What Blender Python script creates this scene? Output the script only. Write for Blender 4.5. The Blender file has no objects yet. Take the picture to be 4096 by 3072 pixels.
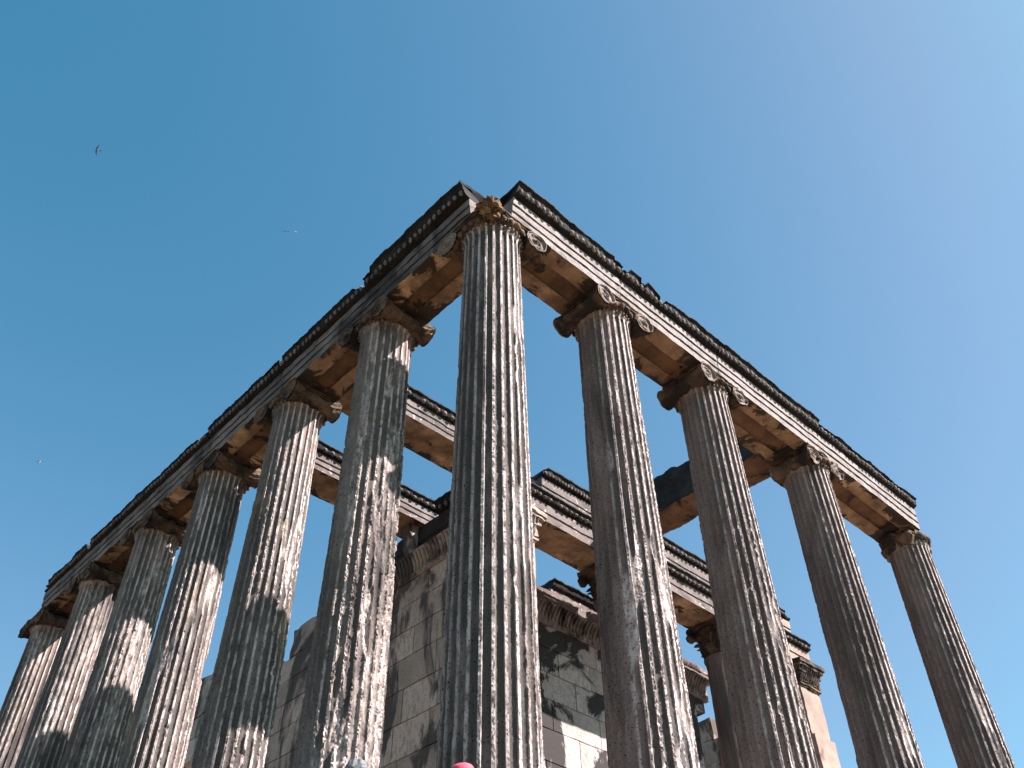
import bpy, math, random
import numpy as np
from mathutils import Vector, Matrix

SC = bpy.context.scene
COL = SC.collection
random.seed(7)
PI = math.pi

# ------------------------------------------------------------------ noise
def _h(ix, iy, iz, seed):
    n = (ix * 374761393 + iy * 668265263 + iz * 1440662683 + seed * 974634777) & 0xffffffff
    n = ((n ^ (n >> 13)) * 1274126177) & 0xffffffff
    n = n ^ (n >> 16)
    return (n & 0xffff) / 32767.5 - 1.0

def noise(p, seed=0):
    p = np.asarray(p, float)
    i = np.floor(p).astype(np.int64)
    f = p - i
    u = f * f * f * (f * (f * 6 - 15) + 10)
    x, y, z = i[:, 0], i[:, 1], i[:, 2]
    ux, uy, uz = u[:, 0], u[:, 1], u[:, 2]
    def L(a, b, t): return a + (b - a) * t
    r = []
    for dz in (0, 1):
        a = L(_h(x, y, z + dz, seed), _h(x + 1, y, z + dz, seed), ux)
        b = L(_h(x, y + 1, z + dz, seed), _h(x + 1, y + 1, z + dz, seed), ux)
        r.append(L(a, b, uy))
    return L(r[0], r[1], uz)

def fbm(p, o=3, seed=0):
    p = np.asarray(p, float)
    s = 0; a = 1.0; t = 0
    for k in range(o):
        s = s + a * noise(p * (2.03 ** k), seed + 31 * k); t += a; a *= .5
    return s / t * 1.5

def vnoise(p, seed, o=3):
    return np.stack([fbm(p, o, seed + 101 * k) for k in range(3)], 1)

def sstep(a, b, x):
    t = np.clip((x - a) / (b - a), 0, 1)
    return t * t * (3 - 2 * t)

# ------------------------------------------------------------------ objects
def link(o, parent=None):
    COL.objects.link(o)
    if parent is not None: o.parent = parent
    return o

def tag(o, label, cat, group=None):
    o['label'] = label; o['category'] = cat; o['kind'] = 'thing'
    if group: o['group'] = group
    return o

def thing(name, loc, label, cat, group=None):
    o = bpy.data.objects.new(name, None)
    o.empty_display_size = .2
    o.location = loc
    link(o)
    return tag(o, label, cat, group)

def world_loc(p):
    l = Vector((0, 0, 0))
    while p is not None:
        l += p.location; p = p.parent
    return np.array(l)

class MB:
    def __init__(s):
        s.v = []; s.f = []; s.m = []; s.n = 0; s.a = []
    def add(s, V, F, mi=0, a=0.0):
        V = np.asarray(V, float).reshape(-1, 3)
        s.v.append(V)
        F = np.asarray(F) if not isinstance(F, list) else F
        if isinstance(F, np.ndarray):
            s.f += (F + s.n).tolist(); k = len(F)
        else:
            s.f += [[i + s.n for i in f] for f in F]; k = len(F)
        s.m += (list(mi) if hasattr(mi, '__len__') else [mi] * k)
        s.a.append(np.full(len(V), a) if np.isscalar(a) else np.asarray(a))
        s.n += len(V)
    def grid(s, P, closed_u=False, closed_v=False, mi=0, a=0.0, flip=False):
        nu, nv = P.shape[:2]
        iu = np.arange(nu if closed_u else nu - 1); iv = np.arange(nv if closed_v else nv - 1)
        A, B = np.meshgrid(iu, iv, indexing='ij'); A = A.ravel(); B = B.ravel()
        A2 = (A + 1) % nu; B2 = (B + 1) % nv
        F = np.stack([A * nv + B, A2 * nv + B, A2 * nv + B2, A * nv + B2], 1)
        if flip: F = F[:, ::-1]
        s.add(P.reshape(-1, 3), F, mi, a if np.isscalar(a) else a.ravel())
    def box(s, x0, x1, y0, y1, z0, z1, cell=9, mi=0, faces='xXyYzZ', a=0.0):
        def lin(a, b): return np.linspace(a, b, max(2, int(math.ceil((b - a) / cell)) + 1))
        X, Y, Z = lin(x0, x1), lin(y0, y1), lin(z0, z1)
        def g(U, V, fn, flip):
            A, B = np.meshgrid(U, V, indexing='ij')
            s.grid(fn(A, B), mi=mi, flip=flip, a=tone)
        tone = a
        st = lambda *k: np.stack(k, -1)
        if 'x' in faces: g(Y, Z, lambda a, b: st(a * 0 + x0, a, b), True)
        if 'X' in faces: g(Y, Z, lambda a, b: st(a * 0 + x1, a, b), False)
        if 'y' in faces: g(X, Z, lambda a, b: st(a, a * 0 + y0, b), False)
        if 'Y' in faces: g(X, Z, lambda a, b: st(a, a * 0 + y1, b), True)
        if 'z' in faces: g(X, Y, lambda a, b: st(a, b, a * 0 + z0), True)
        if 'Z' in faces: g(X, Y, lambda a, b: st(a, b, a * 0 + z1), False)
    def lathe(s, c, prof, n=48, mi=0):
        th = np.linspace(0, 2 * PI, n, endpoint=False)
        pr = np.array(prof)
        P = np.stack([c[0] + np.outer(np.cos(th), pr[:, 0]), c[1] + np.outer(np.sin(th), pr[:, 0]),
                      np.tile(c[2] + pr[:, 1], (n, 1))], -1)
        s.grid(P, closed_u=True, mi=mi)
    def ell(s, c, r, nu=10, nv=6, M=None, mi=0):
        th = np.linspace(0, 2 * PI, nu, endpoint=False); ph = np.linspace(.12, PI - .12, nv)
        T, Q = np.meshgrid(th, ph, indexing='ij')
        P = np.stack([r[0] * np.sin(Q) * np.cos(T), r[1] * np.sin(Q) * np.sin(T), -r[2] * np.cos(Q)], -1)
        if M is not None: P = P @ np.asarray(M).T
        b = s.n
        s.grid(P + np.asarray(c), closed_u=True, mi=mi)
        s.f.append([b + i * nv for i in range(nu)][::-1]); s.m.append(mi)
        s.f.append([b + i * nv + nv - 1 for i in range(nu)]); s.m.append(mi)
    def tube(s, P, R, n=6, mi=0):
        P = np.asarray(P, float); R = np.broadcast_to(np.asarray(R, float), (len(P),))
        T = np.gradient(P, axis=0); T /= np.linalg.norm(T, axis=1)[:, None]
        up = np.array([0, 0, 1.]) if abs(T[0, 2]) < .9 else np.array([1., 0, 0])
        A = np.cross(T, up); A /= np.linalg.norm(A, axis=1)[:, None]; B = np.cross(A, T)
        th = np.linspace(0, 2 * PI, n, endpoint=False)
        G = P[:, None] + R[:, None, None] * (np.cos(th)[None, :, None] * A[:, None] + np.sin(th)[None, :, None] * B[:, None])
        b = s.n
        s.grid(G, closed_v=True, mi=mi)
        s.f.append([b + i for i in range(n)]); s.m.append(mi)
        k = b + (len(P) - 1) * n
        s.f.append([k + i for i in range(n)][::-1]); s.m.append(mi)
    def rotz(s, c, ang):
        ca, sa = math.cos(ang), math.sin(ang)
        for k, V in enumerate(s.v):
            d = V - np.array([c[0], c[1], 0]); W = V.copy()
            W[:, 0] = c[0] + ca * d[:, 0] - sa * d[:, 1]; W[:, 1] = c[1] + sa * d[:, 0] + ca * d[:, 1]
            s.v[k] = W
    def build(s, name, mats, parent=None, disp=None, seed=0, sharp=38, attr=None):
        V = np.concatenate(s.v)
        for (amp, fr) in (disp or []):
            V = V + amp * vnoise(V * fr, seed + int(fr * 7), 2)
        if parent is not None: V = V - world_loc(parent)
        me = bpy.data.meshes.new(name)
        me.from_pydata(V.tolist(), [], s.f)
        mats = mats if isinstance(mats, (list, tuple)) else [mats]
        for m in mats: me.materials.append(m)
        if len(mats) > 1: me.polygons.foreach_set('material_index', s.m)
        me.polygons.foreach_set('use_smooth', [True] * len(me.polygons))
        if attr:
            at = me.attributes.new(attr, 'FLOAT', 'POINT')
            at.data.foreach_set('value', np.concatenate(s.a).astype(np.float32))
        me.update()
        if sharp: me.set_sharp_from_angle(angle=math.radians(sharp))
        return link(bpy.data.objects.new(name, me), parent)

# ------------------------------------------------------------------ materials
def nd(nt, t, **kw):
    n = nt.nodes.new(t)
    for k, v in kw.items():
        if k == 'i':
            for a, b in v.items(): n.inputs[a].default_value = b
        else: setattr(n, k, v)
    return n

def stone(name, c1, c2, sc=1.6, stretch=(1, 1, 1), stain=None, stain_sc=.8, stain_lo=.52, stain_hi=.62, stain_stretch=None,
          specks=.5, speck_c=(.03, .03, .03), lich=None, lich_c=(.55, .55, .5), lich_sc=5, wear=None, warm=None, bump=.5, rough=.92, fine=40, k=.68, flute_dark=None, edge=0):
    dim = lambda c: tuple(v * k * t for v, t in zip(c, (1.125, .98, .96)))
    c1, c2, speck_c, lich_c = dim(c1), dim(c2), dim(speck_c), dim(lich_c)
    stain = dim(stain) if stain else None; wear = dim(wear) if wear else None; warm = (dim(warm[0]), warm[1]) if warm else None
    m = bpy.data.materials.new(name); m.use_nodes = True
    nt = m.node_tree; b = nt.nodes['Principled BSDF']; b.inputs['Roughness'].default_value = rough
    b.inputs['Specular IOR Level'].default_value = .25
    L = nt.links.new
    geo = nd(nt, 'ShaderNodeNewGeometry')
    def vec(st):
        mp = nd(nt, 'ShaderNodeMapping'); mp.inputs['Scale'].default_value = st
        L(geo.outputs['Position'], mp.inputs['Vector']); return mp.outputs[0]
    def nz(scale, det=6, st=(1, 1, 1), rgh=.6, w=0):
        n = nd(nt, 'ShaderNodeTexNoise', i={'Scale': scale, 'Detail': det, 'Roughness': rgh, 'Distortion': w})
        L(vec(st), n.inputs['Vector']); return n.outputs['Fac']
    def ramp(f, a, bb):
        r = nd(nt, 'ShaderNodeMapRange', i={1: a, 2: bb}); r.interpolation_type = 'SMOOTHSTEP'
        L(f, r.inputs[0]); return r.outputs[0]
    def mix(f, A, B):
        x = nd(nt, 'ShaderNodeMix', data_type='RGBA')
        if isinstance(f, float): x.inputs[0].default_value = f
        else: L(f, x.inputs[0])
        for sock, v in ((x.inputs[6], A), (x.inputs[7], B)):
            if isinstance(v, tuple): sock.default_value = (*v, 1)
            else: L(v, sock)
        return x.outputs[2]
    col = mix(ramp(nz(sc, 8, stretch, .65), .33, .68), c1, c2)
    if warm is not None:
        col = mix(ramp(nz(.9, 6, (1, 1, .5), .6), warm[1], warm[1] + .16), col, warm[0])
    if flute_dark is not None:
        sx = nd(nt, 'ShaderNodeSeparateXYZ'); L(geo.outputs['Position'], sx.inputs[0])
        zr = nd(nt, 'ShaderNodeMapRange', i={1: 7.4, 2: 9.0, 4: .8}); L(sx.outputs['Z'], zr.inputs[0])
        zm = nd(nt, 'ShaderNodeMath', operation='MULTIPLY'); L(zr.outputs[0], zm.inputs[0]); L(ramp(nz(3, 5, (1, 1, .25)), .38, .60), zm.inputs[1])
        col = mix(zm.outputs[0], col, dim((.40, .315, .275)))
    if wear is not None:
        at = nd(nt, 'ShaderNodeAttribute', attribute_name='wear')
        mm = nd(nt, 'ShaderNodeMath', operation='MULTIPLY'); L(at.outputs['Fac'], mm.inputs[0])
        L(ramp(nz(14, 4, (1, 1, .4)), .30, .62), mm.inputs[1])
        col = mix(mm.outputs[0], col, wear)
    if flute_dark is not None:
        at2 = nd(nt, 'ShaderNodeAttribute', attribute_name='flute_dark')
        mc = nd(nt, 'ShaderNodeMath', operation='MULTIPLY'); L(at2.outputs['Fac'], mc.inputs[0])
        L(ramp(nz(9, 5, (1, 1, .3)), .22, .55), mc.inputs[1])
        col = mix(mc.outputs[0], col, flute_dark)
    if stain is not None:
        sn = nz(stain_sc, 9, stain_stretch or (1, 1, 1), .62, .6)
        if edge:
            ae = nd(nt, 'ShaderNodeAttribute', attribute_name='edge')
            ma = nd(nt, 'ShaderNodeMath', operation='MULTIPLY_ADD', i={1: edge}); L(ae.outputs['Fac'], ma.inputs[0]); L(sn, ma.inputs[2]); sn = ma.outputs[0]
        col = mix(ramp(sn, stain_lo, stain_hi), col, stain)
    if lich is not None:
        col = mix(ramp(nz(lich_sc, 6, (1, 1, 1), .55, 1.0), lich, lich + .035), col, lich_c)
    if specks:
        s1 = ramp(nz(fine, 3), .56, .66)
        s2 = nd(nt, 'ShaderNodeMath', operation='MULTIPLY', i={1: specks}); L(s1, s2.inputs[0])
        col = mix(s2.outputs[0], col, speck_c)
    L(col, b.inputs['Base Color'])
    bp = nd(nt, 'ShaderNodeBump', i={'Strength': bump, 'Distance': .012})
    ad = nd(nt, 'ShaderNodeMath', operation='ADD')
    L(nz(28, 6), ad.inputs[0])
    m2 = nd(nt, 'ShaderNodeMath', operation='MULTIPLY', i={1: .5}); L(nz(90, 4), m2.inputs[0]); L(m2.outputs[0], ad.inputs[1])
    L(ad.outputs[0], bp.inputs['Height']); L(bp.outputs[0], b.inputs['Normal'])
    return m

def plain(name, c, rough=.8):
    m = bpy.data.materials.new(name); m.use_nodes = True
    nt = m.node_tree; b = nt.nodes['Principled BSDF']; b.inputs['Roughness'].default_value = rough
    n = nd(nt, 'ShaderNodeTexNoise', i={'Scale': 60, 'Detail': 4}); x = nd(nt, 'ShaderNodeMix', data_type='RGBA')
    tc = nd(nt, 'ShaderNodeTexCoord'); nt.links.new(tc.outputs['Object'], n.inputs['Vector'])
    x.inputs[6].default_value = (*[v * .75 for v in c], 1); x.inputs[7].default_value = (*[min(1, v * 1.2) for v in c], 1)
    nt.links.new(n.outputs['Fac'], x.inputs[0]); nt.links.new(x.outputs[2], b.inputs['Base Color'])
    return m

M = {}
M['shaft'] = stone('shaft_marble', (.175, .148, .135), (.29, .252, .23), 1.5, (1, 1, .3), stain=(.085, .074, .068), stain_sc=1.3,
                   stain_lo=.46, stain_hi=.72, stain_stretch=(1.6, 1.6, .25), specks=.95, speck_c=(.03, .028, .027), wear=(.86, .81, .79), warm=((.21, .155, .125), .56), bump=.8, flute_dark=(.066, .058, .053))
M['shaft_left'] = stone('shaft_marble_shaded', (.115, .105, .098), (.215, .192, .172), 1.3, (1, 1, .3), stain=(.065, .062, .060), stain_sc=1.1,  # darker copy of the shaft marble: left row's shade put in the colour
                        stain_lo=.46, stain_hi=.70, stain_stretch=(1.6, 1.6, .25), specks=.75, speck_c=(.025, .025, .025), wear=(.84, .79, .75), warm=((.36, .29, .18), .60), bump=.8, flute_dark=(.055, .05, .047))
M['capital'] = stone('capital_marble', (.085, .06, .042), (.19, .135, .09), 3.0, stain=(.03, .026, .023), stain_sc=2.2, stain_lo=.44, stain_hi=.60, specks=.6, lich=.73, lich_c=(.36, .32, .29), bump=.8, k=.85)
M['volute'] = stone('volute_marble', (.15, .12, .097), (.36, .315, .275), 3.0, stain=(.05, .042, .036), stain_sc=3, stain_lo=.53, stain_hi=.64, specks=.4, lich=.62, lich_c=(.50, .48, .46), bump=.6)
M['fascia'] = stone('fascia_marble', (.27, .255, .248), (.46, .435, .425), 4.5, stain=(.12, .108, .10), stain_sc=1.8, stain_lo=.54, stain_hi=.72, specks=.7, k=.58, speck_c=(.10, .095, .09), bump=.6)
M['fascia_left'] = stone('fascia_marble_shaded', (.12, .112, .108), (.27, .245, .232), 1.6, stain=(.045, .044, .044), stain_sc=1.2, stain_lo=.47, stain_hi=.64, specks=.5, lich=.70, lich_c=(.42, .40, .35), lich_sc=5, bump=.6)  # fascia marble darkened for the shaded left face, shade set in base colour
M['grey'] = stone('grey_marble', (.15, .132, .124), (.26, .235, .224), 2.0, stain=(.085, .078, .074), stain_sc=1.6, stain_lo=.48, stain_hi=.70, specks=.5, lich=.625, lich_c=(.56, .54, .525), lich_sc=5.5, bump=.6)
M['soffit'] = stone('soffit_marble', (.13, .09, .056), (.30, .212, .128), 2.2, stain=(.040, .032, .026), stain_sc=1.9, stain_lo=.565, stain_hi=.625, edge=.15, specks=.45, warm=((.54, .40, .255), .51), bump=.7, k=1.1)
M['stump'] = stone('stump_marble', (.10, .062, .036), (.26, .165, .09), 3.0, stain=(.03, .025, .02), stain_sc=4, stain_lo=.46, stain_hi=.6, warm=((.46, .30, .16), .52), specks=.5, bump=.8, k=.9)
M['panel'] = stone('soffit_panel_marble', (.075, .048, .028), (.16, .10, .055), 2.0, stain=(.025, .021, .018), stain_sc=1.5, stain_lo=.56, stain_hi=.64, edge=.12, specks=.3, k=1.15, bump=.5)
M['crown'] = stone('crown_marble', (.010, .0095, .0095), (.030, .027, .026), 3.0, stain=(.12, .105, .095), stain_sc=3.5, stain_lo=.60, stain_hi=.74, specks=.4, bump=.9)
M['egg'] = stone('egg_marble', (.10, .09, .082), (.30, .265, .235), 5.0, specks=.5, bump=.6)
M['bead'] = stone('bead_marble', (.022, .022, .022), (.06, .056, .053), 6.0, specks=.4, bump=.4)
M['wall'] = stone('wall_marble', (.265, .228, .192), (.41, .36, .31), 1.1, stain=(.085, .075, .068), stain_sc=.85, stain_lo=.475, stain_hi=.55, stain_stretch=(1, 1, .45), specks=.55, speck_c=(.05, .047, .043), warm=((.36, .26, .17), .62), wear=(.52, .455, .395), bump=.7, fine=26, k=.98)
M['wall_pale'] = stone('wall_marble_pale', (.34, .31, .29), (.48, .45, .43), 1.1, stain=(.045, .043, .042), stain_sc=.62, stain_lo=.495, stain_hi=.53, specks=.6, k=.82, speck_c=(.07, .065, .06), warm=((.40, .33, .26), .64), wear=(.60, .55, .52), bump=.6, fine=26)
M['anta'] = stone('anta_marble', (.31, .25, .21), (.46, .385, .325), 1.3, stain=(.15, .10, .08), stain_sc=1.2, stain_lo=.56, stain_hi=.72, specks=.4, speck_c=(.08, .065, .055), lich=.68, lich_c=(.50, .46, .42), bump=.7)
M['dark'] = stone('dark_marble', (.018, .018, .019), (.05, .049, .048), 2.5, stain=(.09, .075, .062), stain_sc=2, stain_lo=.62, stain_hi=.7, specks=.5, lich=.70, lich_c=(.25, .23, .20), bump=.9)
M['leaf'] = stone('leaf_marble', (.22, .20, .185), (.42, .39, .365), 4.0, stain=(.035, .032, .03), stain_sc=1.5, stain_lo=.47, stain_hi=.60, specks=.4, bump=.6)
M['floor'] = stone('floor_marble', (.14, .13, .12), (.23, .215, .20), .8, stain=(.09, .085, .075), stain_sc=.6, specks=.3, k=1.0, bump=.4)
M['ground'] = stone('dry_ground', (.10, .085, .055), (.17, .145, .10), .35, stain=(.055, .065, .03), stain_sc=.12, stain_lo=.48, stain_hi=.6, specks=.3, k=1.0, bump=.5)

# ------------------------------------------------------------------ dimensions
XC = [0, 2.45, 5.05, 8.25, 12.08]                # axes of the front (right-hand) columns
DY = 2.58
YC = [k * DY for k in range(7)]                  # axes of the flank (left-hand) columns
HT = 8.95                                        # top of the shaft
ZS = 9.30                                        # underside of the architrave
NF = 24

# ------------------------------------------------------------------ columns
def shaft(root, cx, cy, seed, rot=0.0, wear_amt=1.0, nz=300, mat='shaft', flute_dark=1.0, all_round=False):
    ph = np.array([0, .05, .085, .108, .125, .16, .23, .32, .42, .52, .62, .72, .80, .838, .856, .885, .93])
    th = ((np.arange(NF)[:, None] + ph[None, :]).ravel()) / NF * 2 * PI
    PHI = np.tile(ph, NF)
    z = np.concatenate([np.linspace(.32, 1.0, 12, endpoint=False), np.linspace(1.0, HT - .2, nz, endpoint=False), np.linspace(HT - .2, HT, 14)])
    TH, Z = np.meshgrid(th, z, indexing='ij'); PH = np.repeat(PHI[:, None], len(z), 1)
    K = np.repeat(np.repeat(np.arange(NF), len(ph))[:, None], len(z), 1)
    KA = np.where(PH > .5, K + 1, K) % NF                    # nearest arris
    R = .416 + .0114 * (HT - Z)
    hw = .372; c = .482
    u = (PH - c) / hw
    inside = np.clip(1 - u * u, 0, 1)
    ztop = HT - .115 + .045 * np.sqrt(inside)
    fl = inside ** .42 * .039 * (R / .46) * sstep(0, .02, ztop - Z)
    fl *= sstep(0, .03, Z - .36 - .05 * (1 - np.sqrt(inside)))
    n = Z.size
    tf, zf, kf = TH.ravel(), Z.ravel(), KA.ravel().astype(float)
    cyl = np.stack([np.cos(tf) * .45, np.sin(tf) * .45, zf], 1)
    # arris wear: each edge is nibbled along its length
    lo = fbm(np.stack([kf * 7.3, zf * .55, zf * 0 + seed], 1), 2, seed).reshape(Z.shape)
    mid = fbm(np.stack([kf * 5.1, zf * 6.5, tf * 4], 1), 3, seed + 3).reshape(Z.shape)
    hi = fbm(cyl * 19 + seed, 3, seed + 5).reshape(Z.shape)
    topk = sstep(HT - .1, HT - 2.6, Z) * .75 + .25
    fine = fbm(cyl * 48 + 5, 2, seed + 31).reshape(Z.shape)
    zone = .05 + .95 * sstep(.0, .55, lo) if wear_amt < .97 else .16 + .84 * sstep(-.15, .5, lo)
    nib = (.001 + .020 * sstep(.10, .26, mid) * zone + .014 * np.clip(mid, 0, 1) * zone + .013 * sstep(.12, .28, hi) * zone + .010 * sstep(.1, .4, fine)) * wear_amt * topk
    nib = np.minimum(nib, .044)
    # broken patches where several flutes are gone
    pat = fbm(np.stack([np.cos(tf) * 1.1, np.sin(tf) * 1.1, zf * .42], 1) * 1.25 + seed * 3.1, 3, seed + 9).reshape(Z.shape)
    pat2 = fbm(np.stack([np.cos(tf) * 2.6, np.sin(tf) * 2.6, zf * 1.1], 1) * 1.2 + seed, 3, seed + 12).reshape(Z.shape)
    hole = sstep(.50, .80, pat + .45 * pat2) * wear_amt * sstep(HT - .15, HT - 1.2, Z)
    clip = np.maximum(nib, hole * (.042 + .012 * hi))
    rough = (.0026 + .004 * hole) * hi + (.0022 + .003 * hole) * fbm(cyl * 52, 2, seed + 20).reshape(Z.shape)
    rr = R - np.maximum(fl, clip) + rough
    flare = .030 * sstep(HT - .10, HT, Z) ** 2 + .03 * sstep(.42, .32, Z)
    rr = rr + flare
    a = np.clip(sstep(.86, 1.0, np.abs(u)) * .8 + nib * 10 * sstep(.7, 1, np.abs(u)) + hole * .55, 0, 1)
    lit_pale = (1 - flute_dark) * .72 * sstep(-.5, .3, fbm(cyl * np.array([2.2, 2.2, .5]) + seed, 3, seed + 44).reshape(Z.shape))  # extra paleness for the sunlit flutes, put into the colour
    a = np.maximum(np.clip(a + hole * .3, 0, 1), lit_pale)
    a = a * ((.32 if all_round else .10) + (.68 if all_round else .90) * sstep(-.30, .05, np.cos(TH + rot - math.radians(-62))))  # pale tone cut back away from the sun: lit side painted into colour
    # near-black colour inside the flutes, weighted to the south-west side
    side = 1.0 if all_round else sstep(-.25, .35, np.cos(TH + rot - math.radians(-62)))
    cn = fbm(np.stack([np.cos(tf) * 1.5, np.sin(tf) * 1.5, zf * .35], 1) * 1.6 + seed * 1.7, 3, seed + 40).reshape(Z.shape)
    cr = flute_dark * side * sstep(1.0, .80, np.abs(u)) * sstep(-1.1 if all_round else -.75, -.3 if all_round else -.05, cn) * (1 - .8 * hole)
    P = np.stack([cx + rr * np.cos(TH + rot), cy + rr * np.sin(TH + rot), Z], -1)
    mb = MB(); mb.grid(P, closed_u=True, a=a)
    o = mb.build('shaft', M[mat], root, sharp=48, attr='wear')  # attribute mixes worn edges with the painted sunlit side
    at = o.data.attributes.new('flute_dark', 'FLOAT', 'POINT'); at.data.foreach_set('value', cr.ravel().astype(np.float32))
    return o

def base(root, cx, cy, seed):
    mb = MB()
    mb.box(cx - .62, cx + .62, cy - .62, cy + .62, 0.002, .12, .2)
    a = np.linspace(-PI / 2, PI / 2, 9)
    pr = [(.3, .12)] + [(.56 + .05 * math.cos(t), .17 + .05 * math.sin(t)) for t in a] + [(.53, .225), (.525, .25)] + \
         [(.535 + .04 * math.cos(t), .285 + .035 * math.sin(t)) for t in a] + [(.53, .325), (.3, .325)]
    mb.lathe((cx, cy, 0), pr, 56)
    return mb.build('base', M['fascia_left'], root, disp=[(.006, 5), (.004, 16)], seed=seed)

def volute_face(mb, x, y, z, R, sgn, seed, hand=1):
    r = np.concatenate([[.004], np.linspace(.02, R, 18)]); t = np.linspace(0, 2 * PI, 56, endpoint=False)
    T, RR = np.meshgrid(t, r, indexing='ij')
    ph = (hand * T / (2 * PI) + 2.3 * (RR / R) ** .8) % 1.0
    ridge = sstep(0, .12, ph) * sstep(.46, .32, ph)
    h = .020 * ridge + .03 * sstep(.05, .035, RR) + .022 * sstep(R * .90, R * .95, RR)
    P = np.stack([x + RR * np.cos(T), y + sgn * h, z + RR * np.sin(T)], -1)
    mb.grid(P, closed_u=True, flip=(sgn > 0), mi=1)

def scroll(root_cap, cx, cy, x, y0, y1, ang, seed, mat, rough):
    """bolster with a spiral on each end, axis along y, then turned"""
    mb = MB(); z = HT + .105
    yy = np.linspace(y0, y1, 26); q = np.abs((yy - (y0 + y1) / 2) / ((y1 - y0) / 2))
    rad = .115 + .078 * q ** 2.6
    rad *= 1 + .05 * np.sin(q * 26) * (q < .8)
    rad[(q < .16)] += .018
    th = np.linspace(0, 2 * PI, 40, endpoint=False)
    T, I = np.meshgrid(th, np.arange(len(yy)), indexing='ij')
    leaf = 1 + .07 * np.cos(T * 11 + q[I] * 9) * (q[I] > .2) + .05 * fbm(np.stack([np.cos(T.ravel()) * 1.6, I.ravel() * .35, np.sin(T.ravel()) * 1.6 + seed], 1), 3, seed).reshape(T.shape)
    Rr = rad[I] * leaf
    P = np.stack([cx + x + Rr * np.cos(T), cy + yy[I], z + Rr * np.sin(T)], -1)
    mb.grid(P, closed_u=True)
    volute_face(mb, cx + x, cy + y0 - .004, z, .198, -1, seed, 1 if x > 0 else -1)
    volute_face(mb, cx + x, cy + y1 + .004, z, .198, 1, seed, 1 if x > 0 else -1)
    mb.rotz((cx, cy), ang)
    return mb.build('volute_scroll', [M['capital'], M[mat]], root_cap, disp=[(.010 + .03 * rough, 5), (.006 + .012 * rough, 17)], seed=seed)

def capital(root, cx, cy, ang, seed, rough=0.0, corner=False):
    mb = MB()
    z = HT
    a = np.linspace(-PI / 2, PI / 2, 8)
    pr = [(.30, -.02)] + [(.425 + .022 * math.cos(t), .018 + .02 * math.sin(t)) for t in a] + [(.425, .045), (.432, .06), (.455, .075), (.485, .105), (.505, .14), (.505, .175), (.47, .20), (.3, .205)]
    mb.lathe((cx, cy, z), pr, 72)
    w = .42 if rough < .8 else .33
    q = 1 if rough < .8 else .80
    mb.box(cx - w, cx + w, cy - .41, cy + .41, z + .15, z + .285, .05)
    mb.box(cx - .47 * q, cx + .47 * q, cy - .455 * q, cy + .455 * q, z + .285, z + .318, .05)
    mb.box(cx - .50 * q, cx + .50 * q, cy - .475 * q, cy + .475 * q, z + .318, z + .348, .05)
    mb.rotz((cx, cy), ang)
    if rough > .8:
        for V in mb.v: V[:, 0] = np.minimum(V[:, 0], cx + .40)
    eg = mb
    for k in range(24 if rough < .8 else 0):
        t = (k + .5) * 2 * PI / 24
        Mx = np.array([[math.cos(t), -math.sin(t), 0], [math.sin(t), math.cos(t), 0], [0, 0, 1]])
        eg.ell((cx + .492 * math.cos(t), cy + .492 * math.sin(t), z + .125), (.045, .047, .066), 10, 7, Mx)
        t2 = t + PI / 24
        Mx = np.array([[math.cos(t2), -math.sin(t2), 0], [math.sin(t2), math.cos(t2), 0], [0, 0, 1]])
        eg.ell((cx + .488 * math.cos(t2), cy + .488 * math.sin(t2), z + .125), (.03, .010, .055), 6, 5, Mx)
    bd = mb
    for k in range(40):
        t = k * 2 * PI / 40
        bd.ell((cx + .448 * math.cos(t), cy + .448 * math.sin(t), z + .016), (.020, .024, .027), 8, 5, mi=1)
    cap = mb.build('capital', [M['capital'], M['volute']], root, disp=[(.008 + .03 * rough, 4), (.007 + .014 * rough, 17)], seed=seed)
    if rough > .8:
        lm = MB()                                   # weathered remains of the scrolls
        lm.ell((cx - .30, cy - .05, z + .12), (.24, .40, .19), 40, 26)
        lm.ell((cx + .05, cy - .24, z + .17), (.24, .20, .17), 36, 24)
        lm.build('eroded_scroll', M['capital'], cap, disp=[(.06, 4), (.04, 10), (.02, 24)], seed=seed + 9, sharp=40)
    elif not corner:
        e = .05 if rough > .42 and not ang else 0
        for x in (-.455 + e, .455 - e):
            scroll(cap, cx, cy, x, -.475 + .8 * e, .475 - 1.6 * e, ang, seed + 5 + int(x > 0), 'volute' if rough < .5 and not ang else 'capital', rough)
    else:
        scroll(cap, cx, cy, .455, -.475, .30, 0, seed + 5, 'volute', 0)
        scroll(cap, cx, cy, .455, -.30, .475, PI / 2, seed + 6, 'volute', 0)
        lm = MB()                                   # the broken angle volute
        lm.ell((cx - .40, cy - .40, z + .22), (.19, .19, .19), 60, 40)
        lm.ell((cx - .34, cy - .34, z + .33), (.18, .18, .14), 48, 30)
        o = lm.build('broken_volute', M['stump'], cap, disp=[(.07, 4), (.06, 10), (.03, 24), (.012, 50)], seed=seed + 9, sharp=35)
        o['label'] = 'broken stump of the angle volute'
    return cap

ORD = ['second', 'third', 'fourth', 'fifth', 'sixth', 'seventh']
def column(cx, cy, label, seed, left, rough=0, corner=False, nz=300, rot=math.radians(6.3), wear=1.0, flute_dark=1.0):
    r = thing('fluted_column', (cx, cy, 0), label, 'column', 'fluted columns of the temple porch')
    shaft(r, cx, cy, seed, rot, wear, nz, 'shaft_left' if left else 'shaft', flute_dark, corner)
    base(r, cx, cy, seed)
    capital(r, cx, cy, PI / 2 if left else 0, seed, rough, corner)
    return r

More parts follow.
